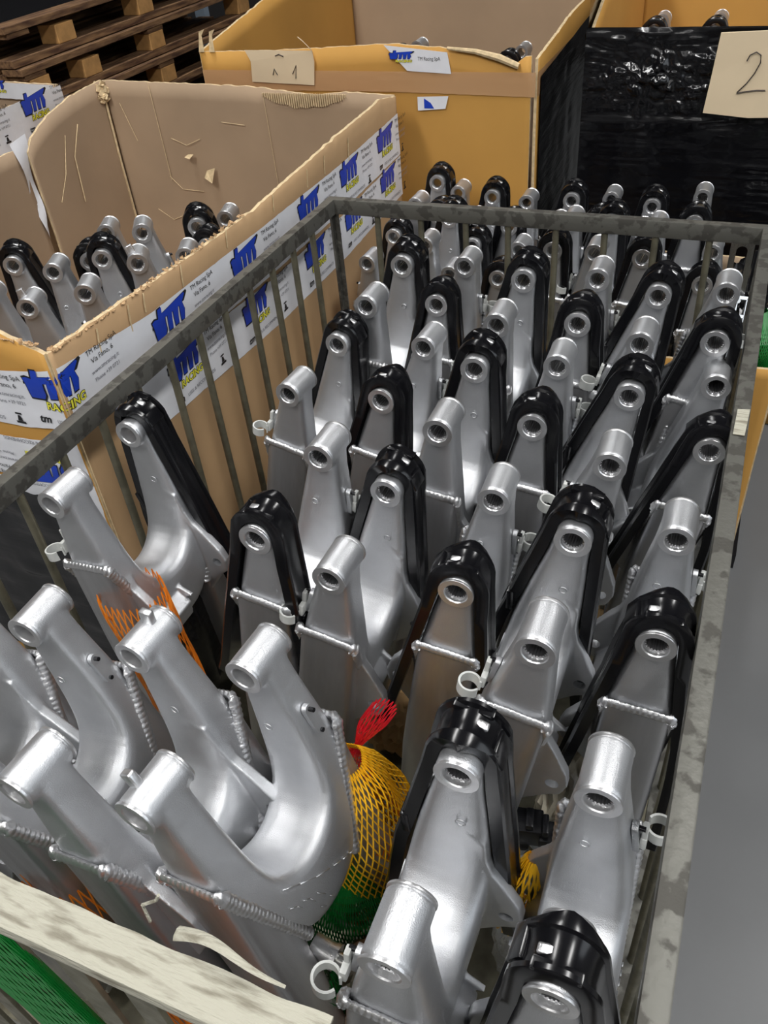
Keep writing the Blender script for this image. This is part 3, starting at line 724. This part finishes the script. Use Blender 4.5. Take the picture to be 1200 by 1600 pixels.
# --- box 4, wrapped in black film
box4 = tag(empty('wrapped_box', P(-.1, 4.3, -CAMZ)), 'cardboard box wrapped in glossy black stretch film, at the upper right', 'box', 'open cardboard boxes around the crate')
PO = box4.location.copy()
panel('side_panel', (-.68, 3.66), (.75, 3.66), [(0, -.70), (1, -.705)], -2.36, M['cardboard_or'], M['cardboard_or'], box4, side=-1, seed=41, bulge=0)
panel('side_panel', (.75, 3.66), (.75, 5.0), [(0, -.70), (1, -.6)], -2.36, M['cardboard_or'], M['cardboard_or'], box4, side=-1, seed=42, bulge=0)
panel('side_panel', (.75, 5.0), (-.68, 5.0), [(0, -.5), (1, -.5)], -2.36, M['cardboard_or'], M['cardboard_or'], box4, side=-1, seed=43, bulge=0)
panel('side_panel', (-.68, 5.0), (-.68, 3.66), [(0, -.5), (.8, -.6), (1, -.70)], -2.36, M['cardboard_or'], M['cardboard_or'], box4, side=-1, seed=44, bulge=0)
def film(name, fn, u0, u1, nu, nv, zt, zb):
    V = []; F = []
    for i in range(nu+1):
        for j in range(nv+1):
            u = lerp(u0, u1, i/nu); z = lerp(zt, zb, j/nv)
            k = interp([(-2.4, .3), (-1.1, .5), (-.95, 1.6), (-.72, 1.5), (-.69, .3)], z)
            q = Vector((u*3.2, z*13, 1)); knot = math.exp(-((u+.40)/.22)**2-((z+.87)/.10)**2)
            d = .012*k*abs(noise.noise(q))+.006*k*abs(noise.noise(q*3.1))+.004*abs(noise.noise(Vector((u*2+z*3, z*60, 4))))
            d += knot*(.05*abs(noise.noise(Vector((u*16, z*16, 9))))+.020*abs(noise.noise(Vector((u*38+z*20, z*36, 3)))))
            V.append(fn(u, z, d))
    q = nv+1
    for i in range(nu):
        for j in range(nv): v = i*q+j; F.append((v, v+1, v+q+1, v+q))
    return mesh_obj(name, V, F, M['film'], box4, True)
film('stretch_film', lambda u, z, d: P(u, 3.648-d, z)-PO, -.70, .77, 260, 240, -.692, -2.3)
film('stretch_film', lambda u, z, d: P(-.692-d, 5.0-u, z)-PO, 0, 1.352, 60, 100, -.60, -2.3)
V = [P(-.205, 3.60, -.705)-PO, P(.06, 3.60, -.695)-PO, P(.055, 3.598, -.985)-PO, P(-.06, 3.592, -.988)-PO, P(-.225, 3.597, -.975)-PO, P(-.215, 3.60, -.85)-PO]
Vb = [v+Vector((0, .012*S, 0)) for v in V]
sg = mesh_obj('cardboard_sign', V+Vb, [tuple(range(6)), tuple(reversed(range(6, 12)))]+[(j, j+6, (j+1) % 6+6, (j+1) % 6) for j in range(6)], M['paper'], box4)
two = [(-.112, -.795), (-.105, -.775), (-.085, -.765), (-.068, -.775), (-.065, -.80), (-.078, -.835), (-.10, -.87), (-.125, -.898), (-.128, -.903), (-.10, -.897), (-.06, -.892), (-.03, -.892)]
tube('ink_stroke', [P(u+.012, 3.592, z)-PO for u, z in two], .0024*S, M['ink'], sg, 6)

# ---------------------------------------------------------------- pallets, upper left
NP = 8
for lv in range(NP):
    e = tag(empty('wooden_pallet', P(-4.2, 4.8, -.66-.19*(lv+1)-.0)), ('topmost' if lv == 0 else ['second', 'third', 'fourth', 'fifth', 'sixth', 'seventh', 'eighth'][lv-1])+' wooden pallet of the brown stack at upper left', 'pallet', 'stacked wooden pallets')
    PO = e.location.copy(); zt = -.66-.19*lv; sh = (lv % 3-1)*.03
    for k in range(7 if lv else 1): box('deck_board', P(-3.62-k*.19+sh, 4.8, zt-.018)-PO, (.13*S, 2.4*S, .032*S), M['wood'], e, .002)
    for y in (3.7, 4.8, 5.9): box('cross_board', P(-4.19+sh, y, zt-.047)-PO, (1.26*S, .16*S, .024*S), M['wood'], e, .002)
    if lv == 0: box('shade_sheet', P(-4.28, 4.8, zt-.03)-PO, (1.14*S, 2.3*S, .012*S), M['black_part'], e)  # black sheet added in place of the shade over the top deck
    for y in ((3.72, 4.15, 4.8, 5.88) if lv else (4.05, 4.8, 5.88)):
        for x in (-3.62, -4.19, -4.76): box('block', P(x+sh, y, zt-.105)-PO, (.12*S, .15*S, .09*S), M['wood_block'], e, .003)
    for x in (-3.62, -4.19, -4.76): box('bottom_board', P(x+sh, 4.8, zt-.169)-PO, (.12*S, 2.4*S, .036*S), M['wood'], e, .002)
box('stack_base', P(-4.2, 4.8, -2.275), (1.2*S, 2.3*S, .17*S), M['wood']); tag(bpy.data.objects['stack_base'], 'wooden skid under the pallet stack at upper left', 'pallet')
e = tag(empty('storage_rack', P(-4.9, 6.6, -CAMZ)), 'grey metal rack post behind the pallet stack', 'rack'); PO = e.location.copy()
for x in (-5.2, -4.4): box('upright', P(x, 6.6, -1.0)-PO, (.09*S, .07*S, 2.72*S), M['rack'], e)
box('beam', P(-4.8, 6.6, -.25)-PO, (1.0*S, .05*S, .1*S), M['rack'], e)

# ---------------------------------------------------------------- swingarms
ARMS = [  # front face, direction to rear face, lean, type, label, slider, bearings
 ((-1.159, .325), (.001, .245), 15, 0, 'bare swingarm at the left frame edge, only its fork edge showing', 0, 0, None),
 ((-.981, .346), (-.004, .252), 15, 1, 'bare swingarm in the near row, next to the left frame edge', 0, 0, None),
 ((-.792, .353), (.017, .258), 15, 0, 'bare swingarm without slider, between two alike in the near left row', 0, 0, None),
 ((-.604, .379), (.022, .256), 13, 1, 'large bare swingarm, rightmost of the near left group, with raised lettering', 0, 0, None),
 ((-1.171, .891), (.005, .254), 6, 0, 'swingarm behind the left group with black slider beside the left bars', 1, 0, None),
 ((-.893, 1.386), (.014, .241), -12, 0, 'swingarm by the left bars with white hose clip on its near arm', 1, 1, None),
 ((-.721, .922), (.004, .262), -8, 1, 'swingarm with slider on its near arm, left end of the second row', 1, 1, None),
 ((-.545, .868), (.005, .249), -10, 0, 'second-row swingarm with bare near arm and white hose clip, left of centre', 1, 1, None),
 ((-.673, 1.417), (.009, .231), -12, 1, 'third-row swingarm with black slider on the near arm, left of centre', 1, 1, 1.03),
 ((-.327, .906), (-.008, .247), -8, 1, 'second-row swingarm in the centre with black slider on its near arm', 1, 1, None),
 ((-.511, 1.336), (-.002, .261), -7, 0, 'third-row swingarm at centre with bare near arm and rear slider', 1, 1, None),
 ((-.327, 1.407), (-.006, .243), -6, 1, 'third-row swingarm right of centre with black slider in front', 1, 1, 1.02),
 ((-.172, .823), (.0, .263), -10, 0, 'second-row swingarm right of centre, bare near arm, large white hose clip', 1, 1, None),
 ((-.002, .892), (-.002, .248), -3, 1, 'second-row swingarm with black slider touching the right rail', 1, 1, None),
 ((-.151, 1.317), (-.006, .255), -14, 0, 'strongly leaning third-row swingarm with white clip, right of centre', 1, 1, None),
 ((.022, 1.418), (-.010, .230), -10, 1, 'third-row swingarm with slider against the right rail', 1, 1, 1.06),
 ((-.217, .319), (-.001, .262), -5, 0, 'nearest swingarm at the bottom centre with rear black slider', 1, 1, None),
 ((-.035, .354), (.002, .253), 1, 1, 'nearest swingarm at the bottom right, slider tip cut by the frame', 1, 1, None),
 ((-.890, 1.836), (.002, .259), -7, 0, 'fourth-row swingarm at the left end, rear arm with slider', 1, 1, None),
 ((-.708, 1.886), (-.001, .242), -6, 1, 'fourth-row swingarm, second from left, slider on its near arm', 1, 1, None),
 ((-.524, 1.815), (-.001, .261), -8, 0, 'fourth-row swingarm, third from left, slider on its far arm', 1, 1, None),
 ((-.332, 1.867), (-.002, .258), -4, 1, 'fourth-row swingarm, fourth from left, slider on its near arm', 1, 1, None),
 ((-.171, 1.803), (.004, .256), -13, 0, 'fourth-row swingarm, fifth from left, leaning strongly, slider on far arm', 1, 1, None),
 ((-.009, 1.849), (.002, .264), -9, 1, 'fourth-row swingarm at the right rail with slider on its near arm', 1, 1, 0.985),
]
for F_, d_, ln, fl, lb, sl, be, dz in ARMS: arm2(F_, d_, ln, bool(fl), lb, slider=bool(sl), bearings=bool(be), dz=dz, clip=bool(sl))
G3 = 'swingarms standing in the low box behind the crate'
ords = ['first', 'second', 'third', 'fourth', 'fifth', 'sixth', 'seventh', 'eighth']
for i, (F_, fl, ln) in enumerate([((-1.194, 2.508), 0, -4), ((-1.047, 2.695), 0, -5), ((-.881, 2.486), 0, -6), ((-.714, 2.487), 1, -5), ((-.592, 2.741), 1, -5), ((-.451, 2.748), 0, -7), ((-.29, 2.739), 1, -5), ((-.083, 2.578), 1, 1)]):
    k = 2.665/(F_[1]/1.2)
    arm2((F_[0]/1.2, F_[1]/1.2), (.005, .255), ln, bool(fl), ords[i]+' swingarm from the left in the first row behind the far rail', G3, dz=k, clip=bool(i % 2))
for i, (R_, fl, ln) in enumerate([((-1.22, 3.318), 0, -4), ((-1.094, 3.218), 1, -5), ((-.944, 3.193), 0, -5), ((-.796, 3.162), 1, -6), ((-.632, 3.21), 0, -5), ((-.488, 3.248), 1, -6), ((-.328, 3.196), 0, -5), ((-.162, 3.323), 1, -3)]):
    k = 3.285/(R_[1]/1.2)
    arm2((R_[0]/1.2, (3.285-.255)/k), (.001, .255), ln, bool(fl), ords[i]+' swingarm from the left in the last row, tip above the far rail', G3, dz=k, clip=False)
G0 = 'swingarms standing in the taped cardboard box'
for i, (F_, d_, ln, fl, dz, lb) in enumerate([((-2.014, 1.618), (-.088, .197), 5, 0, 1.05, 'swingarm cut by the left frame edge inside the taped box'),
    ((-1.848, 1.602), (-.084, .202), 6, 1, 1.05, 'bare double-tipped swingarm at the near left of the taped box'), ((-1.705, 1.942), (-.139, .223), 6, 1, 1.0, 'bare swingarm at the centre of the taped box, tallest tips'),
    ((-1.735, 1.72), (-.11, .23), 5, 0, 1.03, 'swingarm with black slider just behind the torn corner of the box'), ((-1.58, 2.02), (-.10, .23), 6, 0, 1.06, 'swingarm with slider near the far right inside the taped box'),
    ((-1.55, 2.10), (-.07, .24), 4, 1, 1.1, 'swingarm half hidden by the right wall of the taped box'), ((-1.873, 1.921), (-.10, .22), 5, 1, 1.08, 'swingarm with black slider on its near arm inside the taped box')]):
    arm2(F_, d_, ln, bool(fl), lb, G0, dz=dz, slider=i not in (1, 2), clip=False)
for (x, y, z, lb) in ((-1.66, 4.05, .90, 'swingarm whose black tip peeks over the centre box rim, left'), (-1.13, 4.05, .92, 'swingarm whose black tip peeks over the centre box rim, right'), (-.50, 4.05, .80, 'swingarm tip over the black film, left of two'), (-.26, 4.05, .80, 'swingarm tip over the black film, right of two')):
    arm2((x/z, y/z), (0, .255), 0, True, lb, 'swingarms in the far boxes', dz=z, clip=False)
for bx, (x, y, w, l, z) in ((box1, (-2.2, 2.35, 1.46, 2.15, -2.0)), (box2, (-1.66, 4.45, 1.5, 1.6, -1.80)), (box4, (0.03, 4.33, 1.38, 1.28, -1.68))):
    PO = bx.location.copy(); box('box_floor', P(x, y, z)-PO, (w*S, l*S, .01*S), M['cardboard_in'], bx)

# ---------------------------------------------------------------- nets
def net_sleeve(c, rx, ry, z0, z1, material, label, lean=0, n=22, twist=9, flare=None, cx_top=(0, 0), r=.0013, yaw=0, frac=1.0, wob=.12):
    bm = bmesh.new(); H = z0-z1; steps = 26
    for dirn in (1, -1):
        for k in range(n):
            pts = []
            for i in range(steps+1):
                t = i/steps; ph = 2*math.pi*(k+dirn*t*twist/2)/n
                f = interp(flare, t) if flare else 1
                w = 1+wob*noise.noise(Vector((math.cos(ph)*1.5, math.sin(ph)*1.5, t*4+c[0]*9)))
                # diamond mesh: strands zig-zag slightly so that the cells read as net
                x = c[0]+cx_top[0]*(1-t)**2+rx*f*w*math.cos(ph)+math.tan(math.radians(lean))*H*t
                y = c[1]+cx_top[1]*(1-t)**2+ry*f*w*math.sin(ph)
                pts.append(P(x, y, z0-H*t*frac+.006*noise.noise(Vector((k, t*5, 2)))))
            V, F = loft(tube_rings(pts, r*S, 3, Vector((.1, 1, .1))), caps=False)
            vv = [bm.verts.new(v) for v in V]
            for f_ in F: bm.faces.new([vv[i] for i in f_])
    o = from_bm('net_sleeve', bm, M[material], None, False); tag(o, label, 'net', 'plastic net sleeves on the swingarms'); return o
net_sleeve((-.475, .70), .095, .10, -1.26, -1.72, 'net_yellow', 'wide yellow net sleeve beside the big bare swingarm', 6, n=46, twist=26, flare=[(0, .35), (.15, .75), (.35, 1), (1, 1.05)], r=.0016, wob=.18)
net_sleeve((-.46, .70), .075, .08, -1.45, -1.80, 'net_orange', 'orange net lining inside the wide yellow sleeve', 4, n=34, twist=14, r=.0016)
net_sleeve((-.47, .64), .12, .11, -1.48, -1.80, 'net_green', 'dark green net bundle below the wide yellow sleeve', 0, n=110, twist=24, flare=[(0, .25), (.35, .9), (1, 1.1)], r=.0017)
net_sleeve((-.495, .76), .030, .028, -1.24, -1.40, 'net_red', 'twisted red net sleeve between two swingarms', 0, n=18, twist=8, flare=[(0, .8), (.2, .75), (.5, .2), (1, 1.3)], cx_top=(.055, .05), r=.0012)
net_sleeve((-.56, 1.40), .07, .06, -1.30, -1.70, 'net_orange', 'orange net sleeve in the middle of the crate', -6, n=30, twist=12, flare=[(0, .7), (.3, 1), (1, 1)], r=.0015)
net_sleeve((-1.09, .93), .075, .065, -1.25, -1.75, 'net_orange', 'orange net sleeve on the swingarm beside the left bars', 5, n=30, twist=12, r=.0017)
net_sleeve((-.88, .40), .078, .065, -1.33, -1.80, 'net_orange', 'orange net sleeve at the lower left frame edge', 12, n=30, twist=10, r=.0018)
net_sleeve((-.70, .42), .085, .075, -1.30, -1.80, 'net_green', 'green net sleeve low on the near left swingarm', 12, n=46, twist=16, r=.0018)
net_sleeve((-.50, .43), .085, .075, -1.52, -1.85, 'net_green', 'green net sleeve under the lettered swingarm', 10, n=46, twist=16, r=.0018)
net_sleeve((-.12, .66), .035, .035, -1.30, -1.55, 'net_yellow', 'narrow yellow net strip between two near swingarms', -8, n=16, twist=7, flare=[(0, .3), (.4, 1), (1, .8)], r=.0022)
net_sleeve((.03, .36), .028, .05, -1.22, -1.60, 'net_yellow', 'yellow net sleeve beside the right rail, near the bottom', -3, n=16, twist=7, flare=[(0, .4), (.3, 1), (1, 1)], r=.0024)
net_sleeve((.115, 2.78), .07, .09, -1.36, -1.62, 'net_green', 'bright green net bag on the low box right of the rail', 0, n=60, twist=24, flare=[(0, .2), (.3, 1), (1, 1)], r=.0022)
net_sleeve((-.85, .22), .10, .02, -1.10, -1.80, 'net_green', 'green net hanging against the near bars, lower left', 10, n=46, twist=16, r=.0018)
net_sleeve((-.60, .265), .045, .02, -1.12, -1.75, 'net_orange', 'orange net strip behind the near flat bars', 8, n=24, twist=10, r=.0018)

# ---------------------------------------------------------------- loose hardware and packing at the bottom of the crate
def lump(name, c, s, material, label, cat, seed=0, amp=.35, sub=4, freq=3, flat_smooth=True):
    bm = bmesh.new(); bmesh.ops.create_icosphere(bm, subdivisions=sub, radius=1)
    for v in bm.verts:
        n_ = v.co.normalized(); k = 1+amp*(abs(noise.noise(n_*freq+Vector((seed, 0, 0))))*1.4-.3)+amp*.4*abs(noise.noise(n_*freq*3.3+Vector((seed, 5, 0))))
        v.co = Vector((n_.x*s[0]*k, n_.y*s[1]*k, n_.z*s[2]*k))*S+P(*c)
    o = from_bm(name, bm, M[material], None, flat_smooth, 35); tag(o, label, cat); return o
lump('plastic_bag', (-.13, 1.05, -1.72), (.060, .09, .19), 'bag', 'clear plastic bag of brown hardware between the right columns', 'bag', 1, freq=4)
lump('bubble_wrap_bundle', (-.11, .88, -1.77), (.055, .09, .15), 'bubble', 'silvery bubble wrap bundle under the lower right swingarm', 'bubble wrap', 2, amp=.15, freq=9)
lump('paper_bundle', (-.37, .50, -1.76), (.09, .11, .17), 'stained', 'crumpled stained paper beside the green net at the bottom centre', 'paper', 3)
lump('paper_bundle', (-.33, .42, -1.82), (.05, .09, .12), 'bag', 'crumpled pale wrapper near the bottom centre of the crate', 'paper', 4)
lump('paper_bundle', (-.23, 1.66, -1.85), (.07, .09, .09), 'kraft', 'brown crumpled paper among the third-row swingarms', 'paper', 5)
lump('plastic_bag', (-.42, .98, -1.80), (.05, .08, .14), 'bag', 'clear plastic bag of steel parts behind the red net', 'bag', 6, freq=4)
lump('paper_bundle', (-.62, 1.2, -1.86), (.08, .09, .08), 'kraft', 'brown crumpled paper in the middle of the crate', 'paper', 7)
lump('film_bundle', (-1.16, 1.15, -1.62), (.05, .15, .30), 'film', 'black stretch film bundle beside the left bars', 'film', 8, amp=.3)
lump('film_bundle', (.07, 3.10, -1.50), (.10, .25, .16), 'film', 'black film bundle added to darken the far right corner of the low box', 'film', 9, amp=.3)  # added lump, its black keeps this corner of the box dark
def bracket(c, w, h, rot, label, slots=3):
    e = tag(empty('slotted_bracket', P(*c)), label, 'bracket', 'slotted steel brackets'); R3 = Matrix.Rotation(math.radians(rot[0]), 3, 'X') @ Matrix.Rotation(math.radians(rot[1]), 3, 'Z')
    bm = bmesh.new(); t = .006
    def b(x, z, sx, sz): box_bm(bm, R3 @ (Vector((x, 0, z))*S), (sx*S, t*S, sz*S), R3, .0006)
    b(-w/2, 0, .012, h); b(w/2, 0, .012, h)
    for i in range(slots+1): b(0, -h/2+i*h/slots, w, .012)
    b(0, 0, .010, h)
    from_bm('slotted_plate', bm, M['bracket'], e, False)
    bm = bmesh.new()
    for sx in (-1, 1):
        rg = [[R3 @ (Vector((sx*w/2+.009*math.cos(a*math.pi/3), y, h/2-.012+.009*math.sin(a*math.pi/3)))*S) for a in range(6)] for y in (-.014, -.003)]
        V, F = loft(rg); vv = [bm.verts.new(v) for v in V]
        for f_ in F: bm.faces.new([vv[i] for i in f_])
    from_bm('bolt_head', bm, M['bolt'], e, False); return e
bracket((-.15, 1.57, -1.78), .09, .20, (-40, 20), 'slotted steel bracket lying in the right half of the crate')
bracket((-.14, 1.42, -1.80), .08, .18, (-55, -30), 'second slotted bracket, lower, in the right half of the crate')
bracket((-.12, 1.72, -1.74), .07, .14, (-50, 60), 'small slotted bracket beside the strongly leaning swingarm')
e = tag(empty('slotted_hook_plate', P(.012, 2.80, -1.34)), 'upright steel plate with a long slot in the far right corner behind the rail', 'bracket', 'slotted steel brackets')
def slot_ring(hw, z0, z1, rr, y):
    pts = [(-hw, z0)]
    for a_ in range(180, -1, -15):
        cx = -(hw-rr) if a_ >= 90 else hw-rr; pts.append((cx+rr*math.cos(math.radians(a_)), z1-rr+rr*math.sin(math.radians(a_))))
    pts.append((hw, z0)); return [Vector((x, y, z))*S for x, z in pts]
V = []
for hw, z1, rr in ((.036, .21, .018), (.017, .185, .016)):
    for y in (-.004, .004): V += slot_ring(hw, 0, z1, rr, y)
n_ = len(V)//4; F = []
for i in range(n_-1): F += [(i, i+1, 2*n_+i+1, 2*n_+i), (n_+i, 3*n_+i, 3*n_+i+1, n_+i+1), (i, n_+i, n_+i+1, i+1), (2*n_+i, 2*n_+i+1, 3*n_+i+1, 3*n_+i)]
mesh_obj('slotted_plate', V, F, M['bracket'], e, False)
for bz, bx in ((.10, .060), (.03, .055), (-.03, .05)): tube('bolt_head', [Vector((bx, -.01, bz))*S, Vector((bx, .004, bz))*S], .010*S, M['bolt'], e, 6)
box('side_tab', Vector((.055, .01, .06))*S, (.03*S, .006*S, .22*S), M['black_part'], e, .001)
bracket((.06, 2.76, -1.38), .08, .12, (-30, 30), 'steel bracket with bolts low in the far right corner', 2)
bracket((-.43, .98, -1.60), .09, .18, (-30, 10), 'steel bracket behind the twisted red net', 2)
e = tag(empty('brake_caliper', P(-.150, .81, -1.52)), 'black caliper with silver plate and bolt between the near right swingarms', 'caliper')
PO = e.location.copy()
bm = bmesh.new()
for k, (x, y, z, sx, sy, sz) in enumerate(((-.02, 0, .03, .07, .05, .05), (.03, 0, .02, .04, .045, .04), (-.045, .0, .06, .015, .04, .02), (-.01, 0, .06, .015, .04, .02), (.02, 0, .055, .012, .04, .02))):
    box_bm(bm, Vector((x, y, z))*S, (sx*S, sy*S, sz*S), Matrix.Rotation(.2, 3, 'Z'), .004*S)
from_bm('caliper_body', bm, M['black_part'], e, True, 40)
box('backing_plate', Vector((.045, -.01, 0))*S, (.09*S, .012*S, .05*S), M['bracket'], e, .001, Matrix.Rotation(-.6, 3, 'Y'))
tube('bolt', [Vector((-.02, -.02, .0))*S, Vector((-.03, -.03, -.03))*S, Vector((-.04, -.035, -.07))*S], [.016*S, .011*S, .011*S], M['bolt'], e, 12)
tube('bolt', [Vector((-.02, -.02, -.02))*S, Vector((-.022, -.022, -.026))*S], .019*S, M['bolt'], e, 6)
# support block under the caliper
lump('bubble_wrap_bundle', (-.15, .72, -1.76), (.05, .06, .17), 'bubble', 'bubble wrap bundle with dark net lines below the black caliper', 'bubble wrap', 12, amp=.15, freq=9)
# chain adjuster bolt on the lettered swingarm
e = tag(empty('threaded_fitting', P(-.425, .465, -1.455)), 'silver threaded fitting beside the lettered swingarm at the bottom', 'fitting')
tube('stud', [Vector((-.02, 0, 0))*S, Vector((.02, -.005, -.004))*S], .020*S, M['machined'], e, 16)
tube('threaded_end', [Vector((.02, -.005, -.004))*S, Vector((.05, -.009, -.008))*S], .012*S, M['bolt'], e, 14)
tube('collar', [Vector((.018, -.005, -.004))*S, Vector((.026, -.006, -.005))*S], .023*S, M['machined'], e, 16)
